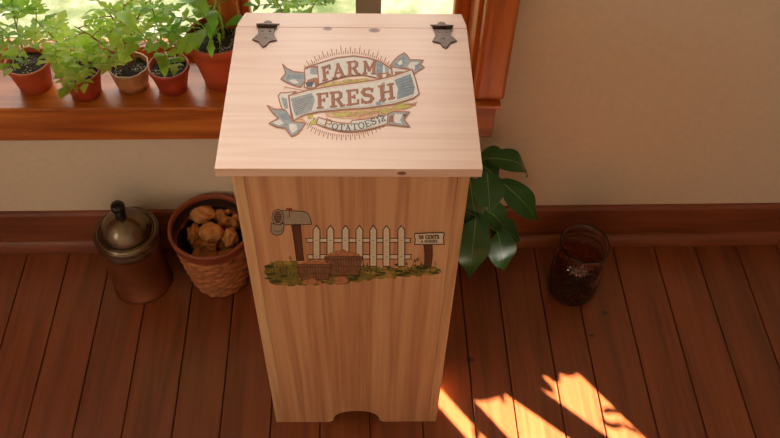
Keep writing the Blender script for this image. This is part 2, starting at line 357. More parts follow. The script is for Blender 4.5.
# ---- printing: flat inked shapes drawn in layers on the wood ----------------
class Print:
    def __init__(s, P): s.P = P; s.mb = MB(); s.mats = []; s.h = .00012; s.f = lambda u, v: (u, v)
    def mi(s, mat):
        if mat not in s.mats: s.mats.append(mat)
        return s.mats.index(mat)
    def poly(s, pts, mat):
        s.h += 1.2e-6; P = [s.P(*s.f(*p), s.h) for p in pts]; a = sum((P[i].x*P[(i+1) % len(P)].y-P[(i+1) % len(P)].x*P[i].y) for i in range(len(P)))
        s.mb.add(P, [list(range(len(P)))], s.mi(mat))
    def line(s, pts, w, mat, closed=False):
        Q = [V((*p, 0)) for p in pts]; n = len(Q)
        segs = [(Q[i], Q[(i+1) % n]) for i in range(n if closed else n-1)]
        for a, b in segs:
            d = (b-a)
            if d.length < 1e-6: continue
            d.normalize(); q = V((-d.y, d.x, 0))*w/2; e = d*w*.35
            s.poly([tuple((a-e+q).xy), tuple((b+e+q).xy), tuple((b+e-q).xy), tuple((a-e-q).xy)], mat)
    def up(s, k=1): s.h += 2e-6*k
    def build(s, name, parent): return s.mb.build(name, s.mats, parent)
def ink(name, c, var=.1, scale=120, rough=.6):
    return plain(name, lin(c), rough, var=var, scale=scale, spec=.3)
K_BROWN = ink('ink_brown', (170, 106, 72)); K_DBROWN = ink('ink_dark_brown', (120, 66, 42)); K_PALE = ink('ink_pale_grey', (230, 220, 210), .05)
K_GREY = ink('ink_grey', (160, 160, 158), .15); K_BLUE = ink('ink_blue_grey', (140, 148, 154), .2); K_YEL = ink('ink_yellow', (214, 190, 92), .15)
K_OLIVE = ink('ink_olive', (150, 140, 62), .2); K_CHAR = ink('ink_charcoal', (84, 84, 84)); K_TAN = ink('ink_tan', (222, 172, 132), .12)
GL = {
 'F': (.8, [((.18, 0), (.18, 1), 1), ((0, 0), (.42, 0), .6), ((0, 1), (.8, 1), .6), ((.78, 1), (.78, .74), .6), ((.18, .53), (.55, .53), .6), ((.55, .64), (.55, .42), .5)]),
 'A': (1, [((.5, 1), (.16, 0), .6), ((.46, 1), (.84, 0), 1), ((.26, .34), (.7, .34), .6), ((0, 0), (.32, 0), .6), ((.64, 0), (1, 0), .6)]),
 'R': (1, [((.18, 0), (.18, 1), 1), ((0, 0), (.4, 0), .6), ((0, 1), (.6, 1), .6), ((.6, 1), (.76, .88), .8), ((.76, .88), (.76, .64), 1), ((.76, .64), (.6, .5), .8), ((.18, .5), (.6, .5), .6), ((.5, .5), (.82, 0), 1), ((.74, 0), (1, 0), .6)]),
 'M': (1.15, [((.15, 0), (.15, 1), .7), ((1, 0), (1, 1), 1), ((.15, 1), (.56, .25), .9), ((1, 1), (.56, .25), .6), ((0, 0), (.32, 0), .6), ((.82, 0), (1.15, 0), .6), ((0, 1), (.2, 1), .6), ((.95, 1), (1.15, 1), .6)]),
 'E': (.85, [((.18, 0), (.18, 1), 1), ((0, 0), (.8, 0), .6), ((0, 1), (.78, 1), .6), ((.78, 1), (.78, .76), .6), ((.8, 0), (.82, .26), .6), ((.18, .52), (.56, .52), .6), ((.56, .63), (.56, .41), .5)]),
 'S': (.85, [((.78, .98), (.74, .72), .5), ((.74, .84), (.55, 1), .7), ((.55, 1), (.25, .98), .8), ((.25, .98), (.1, .78), 1), ((.1, .78), (.25, .58), 1), ((.25, .58), (.62, .46), 1), ((.62, .46), (.76, .24), 1), ((.76, .24), (.6, .02), 1), ((.6, .02), (.28, 0), .8), ((.28, 0), (.1, .16), .7), ((.06, .3), (.06, 0), .5)]),
 'H': (1, [((.18, 0), (.18, 1), 1), ((.82, 0), (.82, 1), 1), ((.18, .52), (.82, .52), .6), ((0, 0), (.38, 0), .6), ((.62, 0), (1, 0), .6), ((0, 1), (.38, 1), .6), ((.62, 1), (1, 1), .6)]),
 'P': (.85, [((.18, 0), (.18, 1), 1), ((0, 0), (.4, 0), .6), ((0, 1), (.6, 1), .6), ((.6, 1), (.78, .86), .8), ((.78, .86), (.78, .62), 1), ((.78, .62), (.6, .46), .8), ((.18, .46), (.6, .46), .6)]),
 'O': (.95, [((.35, 1), (.62, 1), .7), ((.62, 1), (.86, .72), .9), ((.86, .72), (.86, .28), 1), ((.86, .28), (.62, 0), .9), ((.62, 0), (.35, 0), .7), ((.35, 0), (.1, .28), .9), ((.1, .28), (.1, .72), 1), ((.1, .72), (.35, 1), .9)]),
 'T': (.9, [((.45, 0), (.45, 1), 1), ((.25, 0), (.65, 0), .6), ((0, 1), (.9, 1), .6), ((0, 1), (0, .74), .6), ((.9, 1), (.9, .74), .6)]),
 'C': (.9, [((.8, .9), (.8, .7), .5), ((.8, .84), (.6, 1), .7), ((.6, 1), (.3, .98), .8), ((.3, .98), (.1, .7), 1), ((.1, .7), (.1, .3), 1), ((.1, .3), (.3, .02), 1), ((.3, .02), (.62, 0), .8), ((.62, 0), (.84, .22), .7)]),
 'N': (1, [((.15, 0), (.15, 1), .7), ((.85, 0), (.85, 1), .7), ((.15, 1), (.85, 0), 1), ((0, 0), (.3, 0), .6), ((.7, 1), (1, 1), .6)]),
 'B': (.85, [((.18, 0), (.18, 1), 1), ((0, 0), (.6, 0), .6), ((0, 1), (.56, 1), .6), ((.56, 1), (.7, .78), .9), ((.7, .78), (.56, .52), .9), ((.18, .52), (.6, .52), .6), ((.6, .52), (.8, .26), 1), ((.8, .26), (.6, 0), .9)]),
 'U': (.95, [((.18, 1), (.18, .25), 1), ((.18, .25), (.4, 0), .8), ((.4, 0), (.62, 0), .7), ((.62, 0), (.8, .25), .8), ((.8, .25), (.8, 1), .8), ((0, 1), (.36, 1), .6), ((.64, 1), (.96, 1), .6)]),
 'L': (.8, [((.18, 0), (.18, 1), 1), ((0, 0), (.78, 0), .6), ((0, 1), (.38, 1), .6), ((.78, 0), (.78, .28), .6)]),
 '5': (.8, [((.12, 1), (.72, 1), .7), ((.14, 1), (.12, .55), .8), ((.12, .58), (.5, .62), .8), ((.5, .62), (.74, .34), 1), ((.74, .34), (.5, .02), 1), ((.5, .02), (.08, .1), .8)]),
 '0': (.8, [((.4, 1), (.68, .7), .9), ((.68, .7), (.68, .3), 1), ((.68, .3), (.4, 0), .9), ((.4, 0), (.12, .3), .9), ((.12, .3), (.12, .7), 1), ((.12, .7), (.4, 1), .9)]),
}
def glyph(pr, ch, bl, br, tl, t, mat):   # bottom-left, bottom-right, top-left of the letter's box
    w, st = GL[ch]; bl, br, tl = V(bl), V(br), V(tl); ex = (br-bl)/w; ey = tl-bl
    for a, b, k in st:
        pr.line([tuple(bl+ex*a[0]+ey*a[1]), tuple(bl+ex*b[0]+ey*b[1])], t*k, mat)
def word(pr, txt, x0, y0, x1, y1, h, t, mat, gap=.14):
    tot = sum(GL[c][0] if c != ' ' else .5 for c in txt)+gap*(len(txt)-1)
    d = V((x1-x0, y1-y0)); u = d/tot; n = V((u.y, -u.x)).normalized()*h; pos = V((x0, y0))
    for c in txt:
        if c == ' ': pos = pos+u*(.5+gap); continue
        w = GL[c][0]; glyph(pr, c, pos, pos+u*w, pos+n, t, mat); pos = pos+u*(w+gap)

# banner emblem on the lid (traced in the coordinates u, v of the drawing)
E = Print(lambda x, y, h: lidp(x, y, h)); E.f = lambda u, v: (260+u/4.1706, 40+v/4.1706)
def px(*pts): return [((x-260)*4.1706, (y-40)*4.1706) for x, y in pts]
def z3(*pts): return px(*[(265+u/7.965, 90+v/7.965) for u, v in pts])
def z4(*pts): return px(*[(340+u/7.965, 90+v/7.965) for u, v in pts])
def z1(*pts): return px(*[(265+u/8.765, 45+v/8.765) for u, v in pts])
def z2(*pts): return px(*[(340+u/8.765, 45+v/8.765) for u, v in pts])
random.seed(3)
for i in range(46):
    a = math.radians(38+104*i/45); L_ = 9 if i % 2 else (28 if i % 4 else 22)
    c, s = math.cos(a), math.sin(a)
    x0, y0 = 372+230*c, 238-178*s; dx, dy = c*.62, -s
    E.line([(x0+dx*3, y0+dy*3), (x0+dx*(3+L_), y0+dy*(3+L_))], 3.6, K_BROWN)
    if L_ > 20 and i % 8 == 2: E.line([(x0+dx*(L_+7), y0+dy*(L_+7)), (x0+dx*(L_+10), y0+dy*(L_+10))], 3, K_BROWN)
for i in range(44):
    a = math.radians(40+104*i/43); c, s = math.cos(a), math.sin(a); L_ = 9 if i % 2 else 24
    x0, y0 = 352+215*c, 232+160*s; dx, dy = c*.62, s
    E.line([(x0+dx*3, y0+dy*3), (x0+dx*(3+L_), y0+dy*(3+L_))], 3.4, K_BROWN)
E.up()
def leafd(x, y, L_, w, ang, mat=None, edge=None):
    c, s = math.cos(ang), math.sin(ang); P = []
    for t in (0, .25, .5, .75, 1, .75, .5, .25):
        k = len(P); sd = 1 if k <= 4 else -1; ww = w*math.sin(PI*t)**.8*sd*.5
        P.append((x+c*L_*t-s*ww, y+s*L_*t+c*ww))
    E.poly(P, mat or K_YEL); E.line(P, 1.6, edge or K_OLIVE, True); E.line([P[0], P[4]], 1.4, edge or K_OLIVE)
# brown ground between ribbons, then ears of grain
E.poly([(250, 188), (300, 178), (365, 165), (440, 158), (500, 172), (440, 188), (360, 196), (260, 206)], K_TAN); E.up()
for (x, y, L_, w, a) in [(262, 186, 52, 15, .12), (300, 176, 46, 14, .25), (325, 190, 55, 14, -.18), (372, 188, 44, 16, -.5), (395, 182, 60, 17, -.28), (345, 172, 40, 12, -.1)]: leafd(x, y, L_, w, a)
E.poly([(268, 306), (350, 292), (450, 290), (560, 270), (620, 262), (640, 280), (580, 300), (500, 325), (420, 330), (330, 328), (280, 320)], K_TAN); E.up()
for (x, y, L_, w, a) in [(200, 330, 34, 20, -.9), (205, 350, 36, 18, -.3), (222, 325, 26, 14, .9), (300, 306, 50, 14, .2), (330, 318, 55, 16, -.25), (352, 302, 50, 14, .35), (395, 315, 40, 13, -.6), (430, 300, 40, 13, .3), (470, 292, 55, 16, .25), (505, 305, 50, 15, -.3), (550, 285, 58, 15, -.15), (560, 268, 66, 14, .12), (590, 290, 46, 12, -.5), (520, 285, 40, 12, .5)]: leafd(x, y, L_, w, a)
for (x, y, L_, w, a) in [(365, 320, 44, 9, -.4), (412, 320, 60, 9, -.35), (450, 306, 50, 8, -.1), (600, 268, 50, 5, .1)]: leafd(x, y, L_, w, a, K_TAN, K_BROWN)
E.line([(620, 268), (655, 262)], 2, K_BROWN); E.line([(640, 258), (652, 280)], 1.6, K_BROWN); E.line([(655, 258), (640, 276)], 1.6, K_BROWN)
E.line([(100, 196), (185, 212)], 2, K_BROWN); E.line([(100, 208), (112, 194)], 1.6, K_BROWN)
E.up()
def shape(P, fill=K_PALE, edge=K_BROWN, w=5): E.poly(P, fill); E.line(P, w, edge, True)
# left upper ribbon tail and curl
shape(z1((155, 170), (190, 205), (250, 235), (345, 245), (350, 320), (310, 372), (240, 352), (190, 330), (140, 300), (182, 250)), K_GREY)
shape(z1((345, 215), (400, 195), (490, 205), (490, 340), (440, 375), (380, 380), (345, 370), (352, 300)), K_PALE)
E.up()
E.poly(z1((200, 262), (300, 262), (345, 258), (345, 300), (290, 300), (185, 298)), K_BLUE); E.poly(z1((205, 310), (260, 300), (300, 335), (250, 340)), K_PALE)
E.poly(z1((400, 205), (455, 205), (462, 260), (420, 262), (395, 250)), K_GREY); E.poly(z1((355, 330), (400, 310), (440, 310), (410, 370), (365, 372)), K_CHAR)
E.poly(z1((365, 310), (440, 288), (480, 300), (478, 350), (440, 372), (430, 320), (385, 330)), K_BROWN)
# right upper ribbon tail
shape(z2((440, 185), (470, 140), (520, 95), (562, 70), (590, 95), (612, 132), (680, 132), (732, 136), (705, 172), (738, 200), (690, 225), (655, 255), (625, 220), (560, 205), (470, 205)), K_GREY)
shape(z2((450, 195), (540, 210), (630, 222), (640, 245), (560, 275), (470, 290)), K_PALE)
E.up()
E.poly(z2((480, 180), (520, 120), (560, 95), (575, 130), (560, 190), (520, 195)), K_BLUE); E.poly(z2((500, 160), (540, 130), (548, 170), (520, 180)), K_PALE)
E.poly(z2((620, 150), (690, 150), (670, 190), (640, 230), (610, 205), (590, 190)), K_PALE); E.poly(z2((655, 180), (700, 165), (692, 205), (660, 228)), K_BLUE)
E.poly(z2((480, 235), (600, 232), (600, 255), (520, 270), (482, 262)), K_BROWN)
# FARM banner
top = [(188, 118), (250, 97), (320, 76), (390, 68), (450, 76), (500, 92), (548, 122)]; bot = [(545, 165), (520, 172), (480, 158), (430, 147), (370, 150), (310, 166), (255, 184), (232, 190)]
E.up(); shape(top+bot[:6]+[(245, 186), (240, 110)], K_PALE)
E.line(top, 7, K_BROWN); E.line(bot[2:], 3, K_DBROWN)
E.up()
E.poly([(484, 92), (512, 100), (512, 158), (486, 156)], K_BLUE); E.poly([(520, 108), (538, 118), (540, 160), (524, 158)], K_GREY); E.poly([(262, 112), (292, 100), (290, 118), (262, 126)], K_GREY)
E.poly(z2((320, 250), (420, 245), (460, 275), (450, 300), (380, 310), (340, 300)), K_BROWN); E.poly(z2((370, 260), (410, 255), (400, 285), (375, 290)), K_PALE)
E.up()
# lower left tails of the FRESH banner
shape(z3((20, 125), (75, 155), (135, 155), (150, 165), (190, 165), (215, 250), (320, 268), (290, 320), (250, 355), (212, 372), (190, 345), (165, 305), (95, 297), (33, 268), (105, 228), (60, 180)), K_GREY)
shape(z3((105, 50), (125, 25), (185, 22), (250, 14), (200, 45), (188, 60), (200, 150), (212, 235), (165, 165), (135, 150), (120, 105)), K_PALE)
E.up()
E.poly(z3((130, 60), (175, 70), (185, 150), (160, 155), (140, 110)), K_GREY); E.poly(z3((120, 190), (180, 180), (200, 240), (140, 240), (95, 190)), K_BLUE)
E.poly(z3((190, 270), (250, 275), (260, 320), (215, 345), (195, 310)), K_PALE); E.poly(z3((60, 262), (120, 235), (150, 270), (110, 285)), K_PALE)
E.poly(z3((222, 218), (300, 205), (318, 262), (240, 252)), K_TAN); E.line(z3((222, 236), (300, 236)), 2, K_BROWN)
# FRESH banner
E.up()
fr = [(120, 233), (200, 211), (300, 193), (400, 180), (500, 165), (560, 150), (634, 124), (650, 170), (664, 226), (640, 244), (560, 268), (450, 284), (350, 291), (250, 300), (190, 312), (140, 338), (128, 290)]
shape(fr, K_PALE, K_BROWN, 6)
E.up()
E.poly([(128, 245), (215, 222), (230, 250), (215, 296), (150, 318), (138, 290)], K_GREY); E.poly([(560, 168), (628, 142), (646, 200), (640, 228), (570, 250), (575, 205)], K_BLUE)
E.poly([(505, 180), (520, 176), (522, 262), (508, 266)], K_GREY); E.poly([(482, 262), (505, 255), (505, 275), (488, 277)], K_BLUE)
for q in range(7): E.line([(140+q*2, 256+q*8), (222-q*6, 236+q*9)], 1.6, K_CHAR)
for q in range(6): E.line([(580+q*3, 178+q*10), (636+q, 160+q*12)], 1.6, K_CHAR)
E.line([(135, 236), (215, 216), (310, 199), (410, 186), (505, 172), (565, 158), (625, 136)], 2, K_TAN); E.line([(146, 328), (195, 304), (260, 292), (350, 284), (450, 277), (560, 260), (640, 234)], 2.4, K_GREY)
# POTATOES banner
E.up()
pb = z3((425, 220), (500, 245), (600, 265), (677, 271))+z4((100, 245), (200, 236), (300, 216), (382, 198))
pbb = z4((376, 275), (300, 300), (200, 322), (100, 336))+z3((677, 336), (600, 331), (500, 306), (410, 272))
shape(z4((375, 200), (430, 172), (552, 178), (508, 235), (556, 296), (450, 286), (372, 275)), K_GREY)
shape(pb+pbb, K_PALE)
E.up()
E.poly(z4((440, 190), (500, 195), (478, 240), (495, 272), (440, 262), (420, 230)), K_PALE); E.poly(z4((395, 210), (430, 200), (425, 260), (385, 262)), K_BROWN)
E.poly(z4((500, 196), (535, 190), (510, 225)), K_CHAR)
for q in range(9):
    a = q*2.4; r_ = 3+q*1.3; leafd(503+r_*math.cos(a), 330+r_*math.sin(a), 10, 7, a, K_GREY if q % 2 else K_BLUE, K_CHAR)
E.line(z3((430, 262), (500, 296), (600, 321), (677, 327))+z4((100, 327), (200, 313), (300, 291), (372, 266)), 2, K_GREY)
E.up()
# lettering
def gpx(ch, x0, y0, x1, y1, tx, ty, t, mat):
    (a, b), (c, d), (e, f) = px((x0, y0), (x1, y1), (tx, ty)); glyph(E, ch, (a, b), (c, d), (e, f), t, mat)
for k, (dx, mat, t) in enumerate(((.45, K_DBROWN, 12.5), (0, K_BROWN, 11))):
    gpx('F', 322.8+dx, 81, 330.6+dx, 78.8, 321.6+dx, 68.2, t, mat); gpx('A', 332.2+dx, 78.6, 345+dx, 76.4, 331.4+dx, 65.6, t, mat)
    gpx('R', 347.4+dx, 75.8, 359.4+dx, 74.2, 347+dx, 62.8, t, mat); gpx('M', 363+dx, 73.8, 375+dx, 74, 363.4+dx, 62, t, mat)
    t += 1.5
    gpx('F', 317.2+dx, 108.4, 327.4+dx, 107.2, 316.8+dx, 94.8, t, mat); gpx('R', 330.6+dx, 107.2, 344+dx, 105.8, 330+dx, 93.4, t, mat)
    gpx('E', 347+dx, 105.4, 358.4+dx, 103.8, 346.4+dx, 91.6, t, mat); gpx('S', 361+dx, 103.6, 373.6+dx, 102, 360.6+dx, 90, t, mat); gpx('H', 379.6+dx, 101, 394+dx, 98.2, 378.4+dx, 87, t, mat)
    E.up()
arc = [(323.2, 126.6), (331.4, 129.4), (338.6, 130.6), (345.4, 131), (352, 130.6), (359, 129.6), (366, 127.8), (372, 125.6), (378, 123.2)]
for i, ch in enumerate('POTATOES'):
    x0, y0 = arc[i]; x1, y1 = arc[i+1]; d = V((x1-x0, y1-y0)).normalized(); h = 8.2 if i == 0 else 6.0; n = V((d.y, -d.x))*h; w = .86
    gpx(ch, x0, y0, x0+(x1-x0)*w, y0+(y1-y0)*w, x0+n.x, y0+n.y, 4.4 if i else 5.4, K_CHAR if i else K_BROWN)
E.build('printed_banner_emblem', lid)

# fence scene on the front
D = Print(lambda x, y, h: frontp(x, y, h)); D.f = lambda u, v: (260+u/4.105, 195+v/4.105)
J_WHITE = ink('ink_white', (226, 206, 180), .06); J_GREY = ink('ink_mailbox_grey', (168, 150, 128), .15); J_DARK = ink('ink_dark', (64, 34, 22), .1); J_POST = ink('ink_post', (108, 64, 40), .2)
J_GRASS = ink('ink_grass', (130, 112, 50), .35, 60); J_GRASSD = ink('ink_grass_dark', (70, 72, 36), .3, 90); J_GRASSL = ink('ink_grass_pale', (172, 140, 66), .3, 60); J_BASK = ink('ink_basket', (144, 98, 70), .3, 90); J_POT = ink('ink_potatoes', (196, 128, 88), .25, 150); J_RED = ink('ink_red', (150, 52, 30))
random.seed(7)
gr = [(18, 305), (28, 282), (50, 268), (90, 262), (140, 268), (200, 300), (300, 305), (420, 292), (520, 296), (640, 290), (700, 288), (738, 300), (738, 318), (700, 328), (600, 334), (480, 346), (380, 362), (250, 374), (130, 380), (60, 376), (40, 362), (24, 335)]
D.poly([(380+(u-380)*.97, 322+(v-322)*.8) for u, v in gr], J_GRASS); D.up()
for i in range(46):
    k = i/46*len(gr); a_, b_ = V(gr[int(k)]), V(gr[(int(k)+1) % len(gr)]); q = a_+(b_-a_)*(k % 1); cx = q.x+(380-q.x)*.04; cy = q.y+(322-q.y)*.22; rx, ry = random.uniform(12, 26), random.uniform(5, 9)
    D.poly([(cx+rx*math.cos(a)*random.uniform(.75, 1.2), cy+ry*math.sin(a)*random.uniform(.7, 1.3)) for a in [2*PI*j/12 for j in range(12)]], random.choice([J_GRASS, J_GRASSL, J_GRASS]))
for i in range(70):
    t = random.random(); x = 25+700*t; y = random.uniform(285, 372-48*max(0, (x-150)/580)-4) if x > 60 else random.uniform(290, 350)
    rx, ry = random.uniform(8, 26), random.uniform(3, 8); a0 = random.random()
    D.poly([(x+rx*math.cos(a)*(1+.25*math.sin(3*a+a0*6)), y+ry*math.sin(a)) for a in [2*PI*j/9 for j in range(9)]], random.choice([J_GRASSD, J_GRASSL, J_GRASSD, J_GRASS]))
    if i % 14 == 13: D.up()
D.up()
for i in range(150):
    x = random.uniform(22, 735)
    if 150 < x < 410: continue
    y = random.uniform(262, 350) if x < 150 else random.uniform(286, 322)
    if x < 60: y = max(y, 280)
    h = random.uniform(8, 20); D.poly([(x-2.5, y), (x+2.5, y), (x+random.uniform(-7, 7), y-h)], J_GRASSD)
D.up()
def dsh(P, fill, w=3, edge=J_DARK): D.poly(P, fill); D.line(P, w, edge, True)
# fence
for (ya, yb, x0, x1) in ((177, 194, 190, 620), (244, 262, 194, 622)): dsh([(x0, ya+2), (x0+6, ya), (x1, ya), (x1-4, (ya+yb)/2), (x1, yb), (x0+4, yb)], J_WHITE, 3.4)
D.up()
for x, yb in ((232, 262), (289, 262), (351, 240), (408, 292), (465, 292), (519, 292), (580, 292)):
    dsh([(x-14, yb), (x-14, 142), (x, 124), (x+14, 142), (x+14, yb)], J_WHITE, 3.6)
D.up()
for x in (232, 289, 351, 408, 465, 519, 580):
    for y in (186, 252):
        if not (x in (289, 351) and y == 252): D.poly([(x-2.4, y), (x, y-2.4), (x+2.4, y), (x, y+2.4)], J_DARK)
# mailbox
dsh([(128, 112), (165, 112), (172, 190), (180, 268), (150, 270), (140, 190)], J_POST, 2.6)
for q in range(4): D.line([(136+q*8, 120), (152+q*7, 266)], 1.3, J_DARK)
D.up()
dsh([(78, 64), (110, 62), (186, 68), (200, 80), (208, 100), (212, 120), (150, 120), (98, 122)], J_GREY, 3)
D.up()
EL_ = [(73+24*math.cos(a), 90+32*math.sin(a)) for a in [2*PI*j/18 for j in range(18)]]
dsh(EL_, J_GREY, 3); D.up()
D.poly([(73+17*math.cos(a), 90+25*math.sin(a)) for a in [2*PI*j/14 for j in range(14)]], J_POST); 
for q in range(4): D.line([(58, 76+q*9), (88, 74+q*9)], 1.4, J_GREY)
D.up()
dsh([(47, 112), (60, 119), (86, 120), (99, 112), (97, 146), (88, 160), (70, 165), (54, 160), (44, 148)], J_GREY, 3)
D.line([(55, 144), (70, 150), (90, 144)], 1.6, J_DARK); D.up()
D.line([(120, 62), (121, 90)], 4, J_RED); D.poly([(108, 52), (132, 53), (132, 66), (108, 64)], J_RED); D.poly([(112, 56), (117, 56), (117, 61), (112, 61)], J_GREY)
# two bushel baskets heaped with potatoes
def heap(x0, x1, y, h, n, mb=None):
    D.poly([(x0, y+6)]+[((x0+x1)/2+(x1-x0)/2*math.cos(a), y+4-h*math.sin(a)) for a in [PI-PI*j/12 for j in range(13)]]+[(x1, y+6)], J_POT); D.up()
    for i in range(n):
        a = random.uniform(.1, .9); x = x0+(x1-x0)*a; yy = y+2-random.uniform(0, .95)*h*math.sin(PI*a); r_ = random.uniform(6, 10)
        P = [(x+r_*1.25*math.cos(b), yy+r_*.7*math.sin(b)) for b in [2*PI*j/9 for j in range(9)]]
        D.poly(P, J_POT); D.line(P, 1.2, J_BASK, True)
heap(266, 418, 255, 32, 22); D.up()
dsh([(264, 252), (420, 252), (412, 300), (404, 328), (292, 330), (276, 290)], J_BASK, 2.6); D.up()
for q in range(13): D.line([(272+q*11.5, 256), (290+q*9, 328)], 1.4, J_DARK)
D.line([(266, 264), (418, 264)], 3, J_POST); D.line([(274, 290), (414, 290)], 3, J_POST); D.up()
heap(155, 292, 288, 24, 18); D.up()
dsh([(153, 284), (294, 284), (288, 318), (280, 346), (172, 348), (160, 318)], J_BASK, 2.6); D.up()
for q in range(12): D.line([(160+q*11.4, 288), (172+q*9.6, 346)], 1.4, J_DARK)
D.line([(156, 294), (292, 294)], 3, J_POST); D.line([(161, 322), (287, 320)], 3, J_POST); D.up()
for cx, cy, rx, ry in ((188, 356, 16, 10), (215, 353, 20, 12), (242, 358, 12, 8), (334, 348, 28, 17), (318, 358, 12, 8)):
    P = [(cx+rx*math.cos(a)*(1+.08*math.sin(3*a)), cy+ry*math.sin(a)) for a in [2*PI*j/12 for j in range(12)]]; dsh(P, J_POT, 1.6, J_BASK)
# sign
dsh([(672, 196), (706, 196), (708, 245), (702, 290), (674, 292), (676, 245)], J_POST, 2.6)
for cx, cy in ((636, 268), (648, 262), (600, 280)): D.poly([(cx+7*math.cos(a), cy+7*math.sin(a)) for a in [2*PI*j/7 for j in range(7)]], J_BASK)
D.up(); dsh([(635, 156), (752, 152), (757, 160), (752, 172), (755, 200), (634, 201), (638, 180), (634, 170)], J_WHITE, 3.6); D.up()
word(D, '50 CENTS', 652, 178, 735, 176, 14, 4.2, J_DARK); word(D, 'A BUSHEL', 660, 193, 730, 192, 9.5, 2.8, J_DARK)
fp = [o for o in COL.objects if o.name == 'front_panel'][0]
D.build('printed_picket_fence_scene', fp)

# ------------------------------------------------------------------ canister
can = thing('metal_canister', (-.535, -.118, 0), 'brown aged metal canister with domed pewter lid and black knob beside the potato basket', 'canister')
m = MB(); m.lathe([(.001, 0), (.071, 0), (.073, .003), (.073, .009), (.0695, .012), (.0695, .16), (.0695, .178)], 64); m.build('body', CANBODY, can)
m = MB(); m.lathe([(.0705, .168), (.0745, .170), (.0755, .174), (.0755, .184), (.0735, .188), (.0735, .191), (.076, .194), (.0765, .199), (.074, .203), (.0735, .2045), (.0715, .2005), (.0700, .2005), (.0690, .2060), (.0665, .2075), (.0640, .2060), (.0625, .2030), (.0600, .2030), (.0595, .2045), (.0590, .2100), (.0560, .2200), (.0500, .2310), (.0400, .2420), (.0280, .2500), (.0150, .2548), (.010, .256), (.0005, .256)], 64)
ld = m.build('lid', CANLID, can)
m = MB(); m.lathe([(.0125, .2555), (.0130, .260), (.0105, .265), (.0105, .272), (.0140, .278), (.0160, .286), (.0160, .294), (.0135, .299), (.006, .3005), (.0003, .3005)], 28); m.build('knob', KNOB, ld)

# ------------------------------------------------------------------ potato basket
BX, BY, BZ = -.340, -.108, .210
bk = thing('woven_basket', (BX, BY, 0), 'round woven brown basket with smooth terracotta rim, left of the pine bin', 'basket')
rows = 13; prof = []
for i in range(rows*6+1):
    t = i/(rows*6); z = .004+t*.176; r = .066+.026*t**.8; prof.append((r, z))
def weave(r, z, a, i):
    row = i//6; ph = (i % 6)/6; w = math.sin(PI*ph); s = math.cos(14*a+PI*(row % 2))
    return r-.002+.0062*w*(1+.75*s)*.55+.0008*math.sin(9*a+row*1.7)
m = MB(); m.lathe([(.001, .003), (.066, .003)], 170); m.lathe(prof, 170, fn=weave); m.build('woven_body', WICKER, bk)
m = MB(); m.lathe([(.088, .176), (.0955, .179), (.0965, .183), (.0955, .192), (.0985, .196), (.1000, .204), (.0985, .210), (.0945, .211), (.0915, .207), (.0905, .198), (.089, .165), (.086, .158)], 72); m.build('rim', plain('basket_rim', lin((150, 74, 46)), .45, var=.12, scale=25), bk)
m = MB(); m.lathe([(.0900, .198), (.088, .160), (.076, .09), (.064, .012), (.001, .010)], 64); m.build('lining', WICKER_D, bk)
def potato(cx, cy, cz, rx, ry, rz, label, seed, group='potatoes in the woven basket', rot=0):
    bm = bmesh.new(); bmesh.ops.create_icosphere(bm, subdivisions=4, radius=1)
    for v in bm.verts:
        d = v.co.normalized(); n = noise.noise(d*1.5+V((seed*3.1, seed, 0)))*.42+noise.noise(d*3.4+V((0, seed*2, seed)))*.12+noise.noise(d*9+V((seed, 0, 0)))*.02
        p = d*(1+n); v.co = V((p.x*rx, p.y*ry, p.z*rz))
    me = bpy.data.meshes.new('potato'); bm.to_mesh(me); bm.free()
    for p in me.polygons: p.use_smooth = True
    me.materials.append(POTATO); o = bpy.data.objects.new('potato', me); COL.objects.link(o); o.location = (cx, cy, cz); o.rotation_euler = (0, 0, rot)
    return tag(o, label, 'potato', group)
def pp(x, y, z): p = atz(x, y, z); return p.x, p.y, z
for (x, y, z, rx, ry, rz, lab) in [
    (201, 214, .163, .030, .023, .022, 'largest knobbly potato at the back left of the basket'),
    (194, 234, .145, .015, .026, .020, 'narrow potato squeezed against the left side of the basket'),
    (211, 233, .166, .026, .025, .022, 'rounded golden potato in the middle of the basket heap'),
    (230, 237, .160, .021, .022, .020, 'blocky potato at the front right of the basket'),
    (208, 246, .140, .022, .013, .016, 'potato at the front of the basket half hidden by the rim'),
    (219, 214, .150, .017, .018, .017, 'small potato between the big back potato and the topmost right one'),
    (230, 207, .155, .018, .018, .018, 'small potato at the back right of the basket, nearest the bin lid'),
    (225, 222, .150, .018, .014, .016, 'small dark potato just above the blocky front right one'),
    (236, 222, .146, .014, .018, .016, 'potato at the right edge of the basket, cut off by the bin side')]:
    a, b, c = pp(x, y, z); potato(a, b, c, rx, ry, rz, lab, x*.37+y)
random.seed(5)
for i in range(7):
    a = 2*PI*i/7; r_ = .036; potato(BX+r_*math.cos(a), BY+r_*math.sin(a), .105+.012*(i % 2), .026, .026, .022, 'shaded potato low in the basket beneath the top layer', 40+i*3)
for i in range(7):
    a = 2*PI*(i+.5)/7; r_ = .034 if i else 0; potato(BX+r_*math.cos(a), BY+r_*math.sin(a), .062 if i % 2 else .045, .024, .024, .022, 'shaded potato low in the basket beneath the top layer', 70+i*3)

